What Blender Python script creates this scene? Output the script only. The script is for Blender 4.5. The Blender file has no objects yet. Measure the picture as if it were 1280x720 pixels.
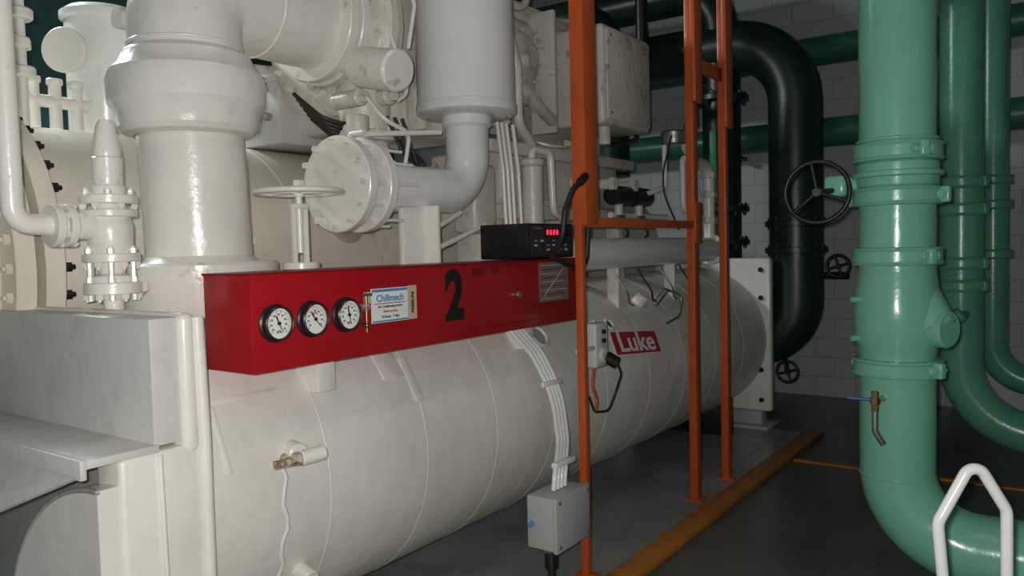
import bpy, bmesh, math, random
from mathutils import Vector, Matrix, Quaternion, Euler
random.seed(4)
SC=bpy.context.scene
COL=SC.collection
pi=math.pi
V=Vector
# ------------------------------------------------------------------ materials
def newmat(name):
    m=bpy.data.materials.new(name); m.use_nodes=True
    nt=m.node_tree; b=nt.nodes['Principled BSDF']
    return m,nt,b
def paint(name,col,rough=.35,dirt=0.0,dcol=(.22,.12,.06),var=.08,bump=.15,bscale=25,metal=0,dscale=5,streak=0.0,thr=.62,coat=0,grime=0.0,big=0.0):
    m,nt,b=newmat(name); N=nt.nodes; L=nt.links
    tc=N.new('ShaderNodeTexCoord')
    n1=N.new('ShaderNodeTexNoise'); n1.inputs['Scale'].default_value=2.3; n1.inputs['Detail'].default_value=6
    L.new(tc.outputs['Object'],n1.inputs['Vector'])
    r1=N.new('ShaderNodeValToRGB'); r1.color_ramp.elements[0].position=.3; r1.color_ramp.elements[1].position=.75
    lo=tuple(max(0,c*(1-var*1.6)) for c in col); hi=tuple(min(1,c*(1+var)) for c in col)
    r1.color_ramp.elements[0].color=(*lo,1); r1.color_ramp.elements[1].color=(*hi,1)
    L.new(n1.outputs['Fac'],r1.inputs['Fac'])
    out=r1.outputs['Color']
    def layer(out,scale,thr,wid,amt,colr,streak):
        n2=N.new('ShaderNodeTexNoise'); n2.inputs['Scale'].default_value=scale; n2.inputs['Detail'].default_value=10; n2.inputs['Roughness'].default_value=.65
        mp=N.new('ShaderNodeMapping'); mp.inputs['Scale'].default_value=(1,1,1-.75*streak); mp.inputs['Location'].default_value=(scale,3,1)
        L.new(tc.outputs['Object'],mp.inputs['Vector']); L.new(mp.outputs['Vector'],n2.inputs['Vector'])
        r2=N.new('ShaderNodeValToRGB'); r2.color_ramp.elements[0].position=thr; r2.color_ramp.elements[1].position=thr+wid
        r2.color_ramp.elements[0].color=(0,0,0,1); r2.color_ramp.elements[1].color=(amt,amt,amt,1)
        L.new(n2.outputs['Fac'],r2.inputs['Fac'])
        mx=N.new('ShaderNodeMixRGB'); mx.inputs['Color2'].default_value=(*colr,1)
        L.new(r2.outputs['Color'],mx.inputs['Fac']); L.new(out,mx.inputs['Color1']); return mx.outputs['Color']
    if dirt>0: out=layer(out,dscale,thr,.12,dirt,dcol,streak)
    if grime>0: out=layer(out,16,.52,.25,grime,tuple(c*.5 for c in col),.8)
    L.new(out,b.inputs['Base Color'])
    b.inputs['Roughness'].default_value=rough; b.inputs['Metallic'].default_value=metal
    if coat: b.inputs['Coat Weight'].default_value=coat; b.inputs['Coat Roughness'].default_value=.15
    nrm=None
    if bump>0:
        n3=N.new('ShaderNodeTexNoise'); n3.inputs['Scale'].default_value=bscale; n3.inputs['Detail'].default_value=5
        L.new(tc.outputs['Object'],n3.inputs['Vector'])
        bp=N.new('ShaderNodeBump'); bp.inputs['Strength'].default_value=bump; bp.inputs['Distance'].default_value=.02
        L.new(n3.outputs['Fac'],bp.inputs['Height']); nrm=bp.outputs['Normal']
    if big>0:
        n4=N.new('ShaderNodeTexNoise'); n4.inputs['Scale'].default_value=2.2; n4.inputs['Detail'].default_value=2; n4.inputs['Distortion'].default_value=.4
        mp=N.new('ShaderNodeMapping'); mp.inputs['Scale'].default_value=(1.3,.9,.9)
        L.new(tc.outputs['Object'],mp.inputs['Vector']); L.new(mp.outputs['Vector'],n4.inputs['Vector'])
        b2=N.new('ShaderNodeBump'); b2.inputs['Strength'].default_value=big; b2.inputs['Distance'].default_value=.05
        L.new(n4.outputs['Fac'],b2.inputs['Height'])
        if nrm: L.new(nrm,b2.inputs['Normal'])
        nrm=b2.outputs['Normal']
    if nrm: L.new(nrm,b.inputs['Normal'])
    return m
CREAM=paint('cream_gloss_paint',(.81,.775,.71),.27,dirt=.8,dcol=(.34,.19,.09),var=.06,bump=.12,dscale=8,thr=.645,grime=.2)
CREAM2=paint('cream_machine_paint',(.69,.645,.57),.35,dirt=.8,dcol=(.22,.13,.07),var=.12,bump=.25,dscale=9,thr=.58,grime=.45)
SHELLP=paint('condenser_paint',(.78,.715,.61),.36,dirt=.7,dcol=(.5,.3,.14),var=.08,bump=.1,dscale=3,thr=.59,streak=.6,grime=.2)
INSUL=paint('insulation_paint',(.79,.755,.69),.36,dirt=.45,dcol=(.5,.38,.25),var=.07,bump=.13,bscale=12,dscale=2.5,thr=.63,grime=.22,big=.25)
WHITE=paint('white_gloss_paint',(.82,.81,.79),.2,dirt=.4,dcol=(.5,.38,.25),var=.04,bump=.05,thr=.66,grime=.1)
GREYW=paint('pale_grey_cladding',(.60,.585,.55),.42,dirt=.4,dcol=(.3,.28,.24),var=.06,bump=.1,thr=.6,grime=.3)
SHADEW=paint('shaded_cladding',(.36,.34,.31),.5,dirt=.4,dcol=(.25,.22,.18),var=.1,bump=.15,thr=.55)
GREYB=paint('grey_enclosure',(.42,.42,.42),.45,dirt=.4,dcol=(.2,.2,.2),var=.05,bump=.06,thr=.62)
RED=paint('red_enamel',(.37,.006,.012),.33,var=.06,bump=.03,coat=.2)
REDD=paint('red_enamel_edge',(.20,.004,.008),.4,var=.06,bump=.03)
ORANGE=paint('orange_steel_paint',(.56,.095,.02),.35,dirt=.5,dcol=(.2,.04,.02),var=.12,bump=.1,thr=.64,dscale=12)
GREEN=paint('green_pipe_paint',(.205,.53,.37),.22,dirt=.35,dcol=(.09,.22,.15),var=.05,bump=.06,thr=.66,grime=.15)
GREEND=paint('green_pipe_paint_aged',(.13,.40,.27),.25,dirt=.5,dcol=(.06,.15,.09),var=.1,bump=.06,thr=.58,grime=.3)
DGREEN=paint('dark_green_pipe',(.010,.028,.020),.35,dirt=.4,dcol=(.01,.015,.012),var=.1,bump=.06)
MGREEN=paint('mid_green_pipe',(.03,.14,.095),.35,var=.1,bump=.06)
BLACK=paint('black_plastic',(.012,.012,.013),.35,var=.1,bump=.02)
RUBBER=paint('black_rubber',(.02,.02,.02),.5,var=.1,bump=.02)
DKMET=paint('dark_iron',(.03,.03,.034),.4,metal=.6,var=.2,bump=.1)
STEEL=paint('worn_steel',(.5,.48,.45),.35,metal=.9,var=.2,bump=.1,dirt=.5,dcol=(.2,.1,.05))
BRASS=paint('brass',(.45,.30,.12),.3,metal=.9,var=.2,bump=.05)
RUST=paint('rust_crust',(.62,.54,.44),.7,var=.3,bump=1,bscale=60,dirt=.9,dcol=(.2,.1,.05),thr=.47,dscale=40)
PAPER=paint('printed_label_white',(.8,.82,.82),.4,var=.01,bump=0)
BLUEP=paint('label_blue',(.08,.25,.5),.4,var=.01,bump=0)
TAN=paint('label_tan',(.6,.48,.34),.5,var=.1,bump=0)
SILV=paint('data_plate',(.30,.22,.21),.4,metal=.3,var=.1,bump=0)
PLTXT=paint('data_plate_text',(.5,.44,.42),.4,var=.1,bump=0)
REDS=paint('sticker_red',(.45,.02,.03),.35,var=.02,bump=0)
INK=paint('black_ink',(.01,.01,.01),.5,var=0,bump=0)
GFACE=paint('gauge_face',(.85,.83,.76),.3,var=.01,bump=0)
YEL=paint('safety_orange_kerb',(.50,.18,.02),.5,dirt=.7,dcol=(.15,.08,.03),var=.12,bump=.2,dscale=8,thr=.52)
BLUE=paint('blue_handle',(.03,.12,.4),.4,var=.05,bump=0)
FLOORM=paint('dark_grey_floor_paint',(.10,.112,.105),.3,dirt=.5,dcol=(.06,.065,.06),var=.15,bump=.06,dscale=2,thr=.5,bscale=12)
PLINTH=paint('grey_plinth_paint',(.27,.29,.275),.25,dirt=.5,dcol=(.17,.18,.17),var=.15,bump=.06,dscale=2,thr=.5,bscale=12)
CEILM=paint('ceiling_concrete',(.06,.075,.075),.8,var=.1,bump=.2)
TEAL=paint('teal_wall_paint',(.06,.15,.15),.6,var=.1,bump=.1)
m,nt,b=newmat('led_red'); b.inputs['Base Color'].default_value=(.3,0,0,1); b.inputs['Emission Color'].default_value=(1,.01,.03,1); b.inputs['Emission Strength'].default_value=4; LED=m
m,nt,b=newmat('lamp_tube'); b.inputs['Emission Color'].default_value=(1,.97,.9,1); b.inputs['Emission Strength'].default_value=6; TUBE=m
def blockmat():
    m,nt,b=newmat('painted_block_wall'); N=nt.nodes; L=nt.links
    tc=N.new('ShaderNodeTexCoord'); sp=N.new('ShaderNodeSeparateXYZ'); cb=N.new('ShaderNodeCombineXYZ')
    L.new(tc.outputs['Object'],sp.inputs[0]); L.new(sp.outputs['Y'],cb.inputs['X']); L.new(sp.outputs['Z'],cb.inputs['Y'])
    br=N.new('ShaderNodeTexBrick'); br.inputs['Scale'].default_value=1; br.inputs['Brick Width'].default_value=.4; br.inputs['Row Height'].default_value=.2
    br.inputs['Mortar Size'].default_value=.005; br.inputs['Mortar Smooth'].default_value=.5
    br.inputs['Color1'].default_value=(.47,.47,.49,1); br.inputs['Color2'].default_value=(.44,.45,.46,1); br.inputs['Mortar'].default_value=(.34,.34,.35,1)
    L.new(cb.outputs[0],br.inputs['Vector']); L.new(br.outputs['Color'],b.inputs['Base Color'])
    bp=N.new('ShaderNodeBump'); bp.invert=True; bp.inputs['Strength'].default_value=.4; bp.inputs['Distance'].default_value=.006
    L.new(br.outputs['Fac'],bp.inputs['Height']); L.new(bp.outputs['Normal'],b.inputs['Normal']); b.inputs['Roughness'].default_value=.5
    return m
BLOCK=blockmat()
# ------------------------------------------------------------------ mesh kit
def group(name,par=None):
    e=bpy.data.objects.new(name,None); e.empty_display_size=.1; COL.objects.link(e); e.parent=par; return e
def finish(bm,name,mat,parent,smooth=True,ang=38):
    bmesh.ops.recalc_face_normals(bm,faces=bm.faces[:])
    me=bpy.data.meshes.new(name); bm.to_mesh(me); bm.free()
    if smooth:
        for p in me.polygons: p.use_smooth=True
        me.set_sharp_from_angle(angle=math.radians(ang))
    me.materials.append(mat)
    o=bpy.data.objects.new(name,me); COL.objects.link(o)
    if parent is not None: o.parent=parent
    return o
def orient(p,axis):
    a=V(axis).normalized(); q=V((0,0,1)).rotation_difference(a)
    return Matrix.Translation(V(p))@q.to_matrix().to_4x4()
def box(par,name,x,y,z,mat,bev=.006,seg=2,rot=None):
    bm=bmesh.new(); bmesh.ops.create_cube(bm,size=1)
    c=V(((x[0]+x[1])/2,(y[0]+y[1])/2,(z[0]+z[1])/2))
    S=Matrix.Diagonal((x[1]-x[0],y[1]-y[0],z[1]-z[0],1))
    Rm=rot.to_4x4() if rot else Matrix.Identity(4)
    bmesh.ops.transform(bm,matrix=S,verts=bm.verts)
    if bev>0: bmesh.ops.bevel(bm,geom=bm.edges[:],offset=bev,segments=seg,affect='EDGES',profile=.5)
    bmesh.ops.transform(bm,matrix=Matrix.Translation(c)@Rm,verts=bm.verts)
    return finish(bm,name,mat,par)
def lathe(par,name,p,axis,prof,mat,seg=48,a0=0,a1=2*pi,ang=38):
    bm=bmesh.new(); M=orient(p,axis); rings=[]
    full=abs(a1-a0-2*pi)<1e-6
    n=seg if full else seg+1
    for r,t in prof:
        if r<1e-6: rings.append([bm.verts.new(M@V((0,0,t)))])
        else: rings.append([bm.verts.new(M@V((r*math.cos(a0+(a1-a0)*i/seg),r*math.sin(a0+(a1-a0)*i/seg),t))) for i in range(n)])
    for A,B in zip(rings[:-1],rings[1:]):
        for i in range(seg):
            j=(i+1)%n
            if len(A)==1 and len(B)==1: continue
            if len(A)==1: bm.faces.new((A[0],B[i],B[j]))
            elif len(B)==1: bm.faces.new((A[i],A[j],B[0]))
            else: bm.faces.new((A[i],A[j],B[j],B[i]))
    return finish(bm,name,mat,par,ang=ang)
def cyl(par,name,p0,p1,r,mat,r2=None,bev=None,seg=32):
    p0=V(p0);p1=V(p1); L=(p1-p0).length; r2=r if r2 is None else r2
    b=min(r,r2)*.12 if bev is None else bev; b=min(b,L*.3)
    return lathe(par,name,p0,p1-p0,[(0,0),(r-b,0),(r,b),(r2,L-b),(r2-b,L),(0,L)],mat,seg)
def fil(pts,R):
    pts=[V(p) for p in pts]; out=[pts[0]]
    for i in range(1,len(pts)-1):
        P=pts[i]; A=pts[i-1]-P; B=pts[i+1]-P; la,lb=A.length,B.length; A.normalize();B.normalize()
        turn=pi-A.angle(B)
        if turn<.02: out.append(P); continue
        t=min(R*math.tan(turn/2),.49*la,.49*lb); w=math.cos(turn/2)
        P0=P+A*t; P2=P+B*t; n=max(4,int(turn/.14))
        for k in range(n+1):
            s=k/n; a,b,c=(1-s)**2,2*s*(1-s)*w,s*s
            out.append((P0*a+P*b+P2*c)/(a+b+c))
    out.append(pts[-1]); return out
def tube(par,name,pts,r,mat,R=.1,seg=20,closed=False,raw=False,r2=None):
    P=[V(p) for p in pts] if raw or closed else fil(pts,R)
    Q=[P[0]]
    for p in P[1:]:
        if (p-Q[-1]).length>1e-5: Q.append(p)
    P=Q; n=len(P); bm=bmesh.new(); rings=[]
    T=[]
    for i in range(n):
        if closed: t=P[(i+1)%n]-P[i-1]
        else: t=P[min(i+1,n-1)]-P[max(i-1,0)]
        T.append(t.normalized())
    nrm=T[0].orthogonal().normalized()
    for i in range(n):
        if i>0:
            q=T[i-1].rotation_difference(T[i]); nrm=(q@nrm).normalized()
        bn=T[i].cross(nrm)
        rr=r if r2 is None else r+(r2-r)*i/(n-1)
        rings.append([bm.verts.new(P[i]+(nrm*math.cos(2*pi*k/seg)+bn*math.sin(2*pi*k/seg))*rr) for k in range(seg)])
    for i in range(n if closed else n-1):
        A=rings[i];B=rings[(i+1)%n]
        for k in range(seg):
            j=(k+1)%seg; bm.faces.new((A[k],A[j],B[j],B[k]))
    if not closed:
        bm.faces.new(rings[0]); bm.faces.new(rings[-1])
    return finish(bm,name,mat,par,ang=50)
def ring(par,name,c,axis,R,r,mat,seg=40):
    M=orient(c,axis)
    return tube(par,name,[M@V((R*math.cos(2*pi*i/seg),R*math.sin(2*pi*i/seg),0)) for i in range(seg)],r,mat,closed=True,seg=10)
def bolts(par,name,c,axis,R,n,rb,h,mat,a0=0,nut=True):
    M=orient(c,axis); bm=bmesh.new()
    for i in range(n):
        a=a0+2*pi*i/n
        T=M@Matrix.Translation((R*math.cos(a),R*math.sin(a),h/2))
        bmesh.ops.create_cone(bm,cap_ends=True,segments=6,radius1=rb,radius2=rb,depth=h,matrix=T)
        if nut:
            T=M@Matrix.Translation((R*math.cos(a),R*math.sin(a),h*.9))
            bmesh.ops.create_cone(bm,cap_ends=True,segments=8,radius1=rb*.55,radius2=rb*.5,depth=h*1.2,matrix=T)
    return finish(bm,name,mat,par)
def flange(par,name,c,axis,r,th,mat,nb=12,rb=.014,bolt=True,both=False):
    c=V(c);a=V(axis).normalized()
    e=.004
    lathe(par,name,c-a*th/2,a,[(0,0),(r-e,0),(r,e),(r,th-e),(r-e,th),(0,th)],mat)
    if bolt:
        bolts(par,name+'_bolts',c-a*th/2,-a,r*.86,nb,rb,rb*1.3,mat)
        if both: bolts(par,name+'_nuts',c+a*th/2,a,r*.86,nb,rb,rb*1.3,mat)
def handwheel(par,name,c,axis,R,r,mat,spokes=5,hub=.02):
    ring(par,name+'_rim',c,axis,R,r,mat)
    M=orient(c,axis)
    cyl(par,name+'_hub',M@V((0,0,-hub)),M@V((0,0,hub)),hub*1.1,mat,seg=16)
    for i in range(spokes):
        a=2*pi*i/spokes+.3
        tube(par,name+'_spoke_%d'%(i+1),[M@V((0,0,0)),M@V((R*math.cos(a),R*math.sin(a),0))],r*.75,mat,seg=8)
def text(par,name,body,loc,size,mat,rot=(pi/2,0,0),ext=.0008,bold=0,sx=1,align='CENTER',M0=None):
    cu=bpy.data.curves.new(name,'FONT'); cu.body=body; cu.size=size; cu.extrude=ext; cu.offset=bold
    cu.align_x=align; cu.align_y='CENTER'
    o=bpy.data.objects.new(name,cu); COL.objects.link(o)
    bpy.context.view_layer.update()
    me=bpy.data.meshes.new_from_object(o.evaluated_get(bpy.context.evaluated_depsgraph_get()))
    bpy.data.objects.remove(o)
    me.materials.clear(); me.materials.append(mat)
    M=Matrix.Translation(V(loc))@Euler(rot).to_matrix().to_4x4()@Matrix.Diagonal((sx,1,1,1))
    if M0 is not None: M=M0@Matrix.Diagonal((sx,1,1,1))
    me.transform(M)
    o=bpy.data.objects.new(name,me); COL.objects.link(o); o.parent=par
    return o
# ------------------------------------------------------------------ room
def slab(name,x,y,z,mat): return box(None,name,x,y,z,mat,bev=0)
slab('floor',(-3,8.6),(-4,8.2),(-.1,0),FLOORM)
slab('ceiling',(-3,8.6),(-4,8.2),(4.7,4.8),CEILM)
slab('wall_back',(8.45,8.6),(-4,8.2),(0,4.7),BLOCK)
slab('wall_left',(-3,8.45),(8.0,8.2),(0,4.7),TEAL)
slab('wall_right',(-3,8.45),(-4.0,-3.9),(0,4.7),TEAL)
slab('wall_front',(-3.1,-3),(-4,8.2),(0,4.7),TEAL)
k=group('plinth_kerb')
box(k,'kerb_strip',(0.4,6.75),(1.68,1.81),(0,.045),YEL,.01)
box(k,'painted_plinth',(0.4,6.75),(1.805,1.99),(0,.004),PLINTH,0)
k=group('floor_marking_line')
box(k,'stripe',(5.83,5.90),(-2.5,1.67),(0,.012),YEL,.003)
# ------------------------------------------------------------------ chiller root
CH=group('industrial_water_chiller')
box(CH,'machine_base_slab',(0.4,6.75),(1.99,4.4),(0,.006),PLINTH,0)
EY,EZ,ER=2.775,.762,.62
ev=group('evaporator_vessel',CH)
L0,L1=1.33,6.78
lathe(ev,'insulated_barrel',(L0,EY,EZ),(1,0,0),[(0,0),(ER-.01,0),(ER,.01)]+[(ER,.01+(L1-L0-.02)*i/12) for i in range(1,12)]+[(ER,L1-L0-.01),(ER-.01,L1-L0),(0,L1-L0)],INSUL,seg=128)
for i,xx in enumerate((1.9,2.42,2.9,3.38,3.95,4.5,5.05,5.6,6.2)):
    ring(ev,'insulation_seam_%d'%(i+1),(xx,EY,EZ),(1,0,0),ER-.0022,.004,INSUL,seg=96)
box(ev,'tube_sheet_far',(6.78,6.87),(2.12,3.42),(.14,1.46),CREAM,.025,3)
for zz in (.24,.5,1.12,1.36):
    cyl(ev,'tube_sheet_bolt',(6.78,2.2,zz),(6.755,2.2,zz),.022,DKMET,seg=6)
cyl(ev,'water_box_far',(6.87,EY,EZ),(7.35,EY,EZ),.58,DGREEN,bev=.1,seg=64)
box(ev,'saddle_far',(6.3,6.5),(2.35,3.2),(0,.3),DKMET,.01)
box(ev,'foot_far',(6.76,6.92),(2.2,2.5),(0,.14),GREYB,.01)
box(ev,'foot_pad_far',(6.66,7.0),(2.12,2.62),(0,.03),GREYB,.005)
box(ev,'saddle_near',(1.7,1.85),(2.35,3.2),(0,.3),CREAM,.01)
box(ev,'end_cladding_upper',(1.23,1.335),(2.125,3.5),(1.06,1.425),GREYW,.008)
box(ev,'end_cladding_edge',(1.315,1.365),(2.105,3.45),(1.02,1.435),INSUL,.022,4)
box(ev,'end_flange_block',(1.12,1.37),(2.11,2.24),(.03,1.05),INSUL,.016,3)
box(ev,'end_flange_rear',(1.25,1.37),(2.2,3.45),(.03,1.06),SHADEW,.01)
tube(ev,'end_flange_weld_bead',[(1.375,2.118,1.42),(1.38,2.112,1.05),(1.378,2.112,.6),(1.38,2.115,.05)],.02,INSUL,R=.02)
tube(ev,'end_flange_corner_bead',[(1.235,2.108,1.04),(1.238,2.105,.7),(1.232,2.106,.05)],.008,INSUL,R=.02,seg=8)
box(ev,'end_ledge',(1.030,1.24),(2.115,3.5),(1.045,1.069),GREYW,.004)
box(ev,'end_ledge_lip',(1.016,1.034),(2.112,3.52),(1.018,1.073),GREYW,.004)
bm=bmesh.new()
pts=[(1.018,2.125,1.03),(.94,2.45,.90),(.80,3.4,.72),(1.018,3.52,1.03)]
vs=[bm.verts.new(p) for p in pts]; vs2=[bm.verts.new((p[0]+.012,p[1],p[2]-.004)) for p in pts]
bm.faces.new(vs[:3]); bm.faces.new((vs[0],vs[2],vs[3])); bm.faces.new(vs2[::-1][1:]); bm.faces.new((vs2[3],vs2[2],vs2[0]))
for i in range(4): bm.faces.new((vs[i],vs[(i+1)%4],vs2[(i+1)%4],vs2[i]))
finish(bm,'end_sloped_cladding',GREYW,ev,smooth=False)
bm=bmesh.new(); fr=[];bk=[]
cy,cz_,rr=2.12,.42,.56
P=[(cy+rr*math.sin(a),cz_+rr*math.cos(a)) for a in [pi/2*i/24 for i in range(25)]]+[(cy+rr,.05),(cy,.05)]
fr=[bm.verts.new((1.06,p[0],p[1])) for p in P]; bk=[bm.verts.new((1.16,p[0],p[1])) for p in P]
bm.faces.new(fr); bm.faces.new(bk[::-1])
for i in range(len(P)): j=(i+1)%len(P); bm.faces.new((fr[i],fr[j],bk[j],bk[i]))
finish(bm,'water_box_near_cover',INSUL,ev)
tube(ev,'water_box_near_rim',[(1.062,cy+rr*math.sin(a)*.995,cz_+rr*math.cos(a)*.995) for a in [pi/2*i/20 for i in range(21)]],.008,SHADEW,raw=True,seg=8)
cyl(ev,'water_box_drain_stub',(1.06,2.20,.60),(1.0,2.18,.60),.014,RUST,seg=12)
cyl(ev,'water_box_drain_nut',(1.03,2.19,.60),(1.01,2.185,.60),.024,RUST,seg=6)
cyl(ev,'purge_stub_base',(1.70,2.22,.90),(1.75,2.11,.912),.024,RUST,seg=14)
cyl(ev,'purge_stub_cap',(1.74,2.12,.912),(1.825,2.10,.918),.027,CREAM,seg=18)
cyl(ev,'purge_stub_nut',(1.66,2.16,.90),(1.735,2.12,.905),.016,RUST,seg=6)
cyl(ev,'purge_stub_collar',(1.755,2.2,.925),(1.752,2.14,.918),.04,CREAM,seg=18)
cyl(ev,'lower_nozzle',(1.80,2.26,.50),(1.79,2.15,.47),.034,INSUL,seg=20)
for i,(xx,zz) in enumerate(((4.05,1.13),(4.18,1.125))):
    yy=EY-math.sqrt(ER**2-(zz-EZ)**2)
    d=V((0,yy-EY,zz-EZ)).normalized()
    p=V((xx,yy,zz))
    ring(ev,'sight_port_ring_%d'%(i+1),p+d*.012,d,.034,.009,CREAM,24)
    cyl(ev,'sight_port_glass_%d'%(i+1),p-d*.01,p+d*.01,.027,DKMET,seg=20)
d=V((0,-.8,.6)); p=V((3.43,EY,EZ))+d*ER
ring(ev,'inspection_port_ring',p+d*.01,d,.06,.012,CREAM); cyl(ev,'inspection_port_cap',p-d*.01,p+d*.012,.052,GREYB)
for i,(xx,a,w,h) in enumerate(((2.33,38,.12,.14),(2.42,30,.05,.2),(1.62,36,.3,.02),(1.50,24,.02,.22))):
    a=math.radians(a); d=V((0,-math.cos(a),math.sin(a))); c=V((xx,EY,EZ))+d*(ER-.001)
    box(ev,'insulation_patch_%d'%(i+1),(c.x-w/2,c.x+w/2),(c.y-h/2,c.y+h/2),(c.z-.004,c.z+.004),INSUL,.0035,rot=Matrix.Rotation(pi/2-a,3,'X'))
dr=[]
for i in range(14):
    a=math.radians(12-4*i); dr.append((1.70+.012*math.sin(i*1.7),EY-math.cos(a)*(ER-.002),EZ+math.sin(a)*(ER-.002)))
tube(ev,'insulation_joint_bead',dr,.008,INSUL,raw=True,seg=8)
st=group('contractor_sticker')
a=math.radians(22.6); d=V((0,-math.cos(a),math.sin(a))); c=V((4.40,EY,EZ))+d*(ER+.006)
Rm=Matrix.Rotation(pi/2-a,3,'X')@Matrix.Rotation(-math.radians(5),3,'Z')
box(st,'backing',(c.x-.29,c.x+.29),(c.y-.08,c.y+.08),(c.z-.0015,c.z+.0015),PAPER,0,rot=Rm)
c1=c+d*.002
box(st,'red_field',(c1.x-.28,c1.x+.28),(c1.y-.07,c1.y+.07),(c1.z-.0015,c1.z+.0015),REDS,0,rot=Rm)
text(st,'lettering','Luke',(0,0,0),.175,PAPER,bold=.0028,sx=1.35,M0=Matrix.Translation(c1+d*.003)@Rm.to_4x4())
# ------------------------------------------------------------------ condenser
CY,CZ,CR=3.7,1.57,.6
co=group('condenser_vessel',CH)
cyl(co,'shell',(1.36,CY,CZ),(6.7,CY,CZ),CR,SHELLP,bev=.01,seg=96)
for i,xx in enumerate((1.30,1.40)):
    flange(co,'end_flange_%d'%(i+1),(xx,CY,CZ),(-1,0,0),.7,.07,SHELLP,bolt=False)
bolts(co,'end_flange_bolts',(1.44,CY,CZ),(1,0,0),.655,40,.02,.03,DKMET)
bolts(co,'end_flange_nuts',(1.265,CY,CZ),(-1,0,0),.655,40,.02,.02,SHELLP)
lathe(co,'end_dome',(1.27,CY,CZ),(-1,0,0),[(.58,0),(.58,.1),(.5,.2),(.35,.27),(.18,.3),(0,.31)],SHELLP,64)
ring(co,'shell_seam',(2.6,CY,CZ),(1,0,0),CR,.006,SHELLP)
for xx in (1.7,6.3):
    box(co,'leg',(xx,xx+.15),(3.45,3.95),(0,1.1),SHELLP,.01)
for i,(xx,zz) in enumerate(((2.2,1.66),(2.28,1.66))):
    yy=CY-math.sqrt(CR**2-(zz-CZ)**2)
    cyl(co,'shell_test_cock_%d'%(i+1),(xx,yy+.02,zz),(xx,yy-.07,zz),.022,CREAM,seg=12)
# ------------------------------------------------------------------ suction pipe
su=group('suction_pipe',CH)
SX,SY=1.83,2.775
lathe(su,'base_ring',(SX,SY,1.33),(0,0,1),[(0,0),(.285,0),(.29,.01),(.29,.235),(.28,.245),(0,.245)],CREAM,64)
lathe(su,'base_skirt',(SX,SY,1.57),(0,0,1),[(.225,0),(.21,.012),(.195,.03)],CREAM,64)
cyl(su,'riser',(SX,SY,1.57),(SX-.02,SY,2.2),.195,CREAM,bev=.001,seg=64)
lathe(su,'coupling_collar',(SX-.02,SY,2.05),(0,0,1),[(.197,0),(.235,.01),(.25,.03),(.262,.09),(.283,.12),(.287,.20),(.275,.235),(.25,.26),(.235,.30),(.215,.315),(.2,.325)],CREAM,64,ang=25)
tube(su,'elbow',[(SX-.02,SY,2.3),(SX-.02,SY,2.62),(2.5,SY,2.62)],.205,CREAM,R=.31,seg=56)
flange(su,'elbow_flange',(2.45,SY,2.62),(-1,0,0),.26,.05,CREAM,14,.014)
flange(su,'compressor_flange',(2.51,SY,2.62),(-1,0,0),.27,.05,CREAM,14,.016,bolt=False)
ring(su,'elbow_weld',(2.13,SY,2.62),(1,0,0),.205,.006,CREAM)
ring(su,'elbow_weld_lower',(SX-.02,SY,2.39),(0,0,1),.205,.006,CREAM)
# ------------------------------------------------------------------ compressor
cp=group('centrifugal_compressor',CH)
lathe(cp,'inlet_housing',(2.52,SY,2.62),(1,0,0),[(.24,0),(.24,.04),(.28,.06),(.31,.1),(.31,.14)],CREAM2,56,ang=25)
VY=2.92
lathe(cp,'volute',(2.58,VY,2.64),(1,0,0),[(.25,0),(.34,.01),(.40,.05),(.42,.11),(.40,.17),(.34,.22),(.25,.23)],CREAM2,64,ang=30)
bolts(cp,'volute_bolts',(2.60,VY,2.64),(-1,0,0),.32,18,.016,.03,CREAM2)
cyl(cp,'vane_actuator',(2.50,2.55,2.40),(2.475,2.3,2.345),.088,CREAM,seg=40)
cyl(cp,'vane_actuator_neck',(2.55,2.7,2.44),(2.5,2.53,2.39),.06,CREAM,seg=30)
lathe(cp,'discharge_nozzle',(2.68,2.72,1.98),(0,0,1),[(.11,0),(.11,.12),(.14,.13),(.14,.17),(.11,.18),(.13,.4)],CREAM2,40)
bolts(cp,'nozzle_bolts',(2.68,2.72,2.15),(0,0,1),.125,10,.011,.02,CREAM2)
cyl(cp,'purge_can',(2.52,2.6,2.02),(2.52,2.6,2.2),.05,CREAM2,seg=24)
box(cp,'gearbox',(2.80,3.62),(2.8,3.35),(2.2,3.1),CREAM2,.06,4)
lathe(cp,'gearbox_cover',(3.45,2.80,2.7),(0,-1,0),[(.26,0),(.26,.04),(.22,.05),(.2,.09),(.1,.11),(0,.11)],CREAM2,40)
bolts(cp,'gearbox_cover_bolts',(3.45,2.76,2.7),(0,-1,0),.24,14,.014,.02,CREAM2)
for i in range(5):
    box(cp,'gearbox_rib_%d'%(i+1),(2.84+.14*i,2.865+.14*i),(2.74,2.85),(2.22,2.46),CREAM2,.005)
for i,(xx,yy,zz,r) in enumerate(((2.60,2.58,2.86,.055),(2.50,2.56,2.27,.038),(2.62,2.55,2.62,.06),(2.66,2.52,2.48,.03),(2.55,2.48,2.72,.028),(2.68,2.56,2.30,.04),(2.68,2.56,2.95,.035))):
    cyl(cp,'oil_fitting_%d'%(i+1),(xx,yy+.15,zz),(xx-.01,yy-.02,zz),r,CREAM2,seg=20)
    cyl(cp,'oil_fitting_cap_%d'%(i+1),(xx-.01,yy-.015,zz),(xx-.012,yy-.05,zz),r*.7,CREAM2,seg=6)
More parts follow.
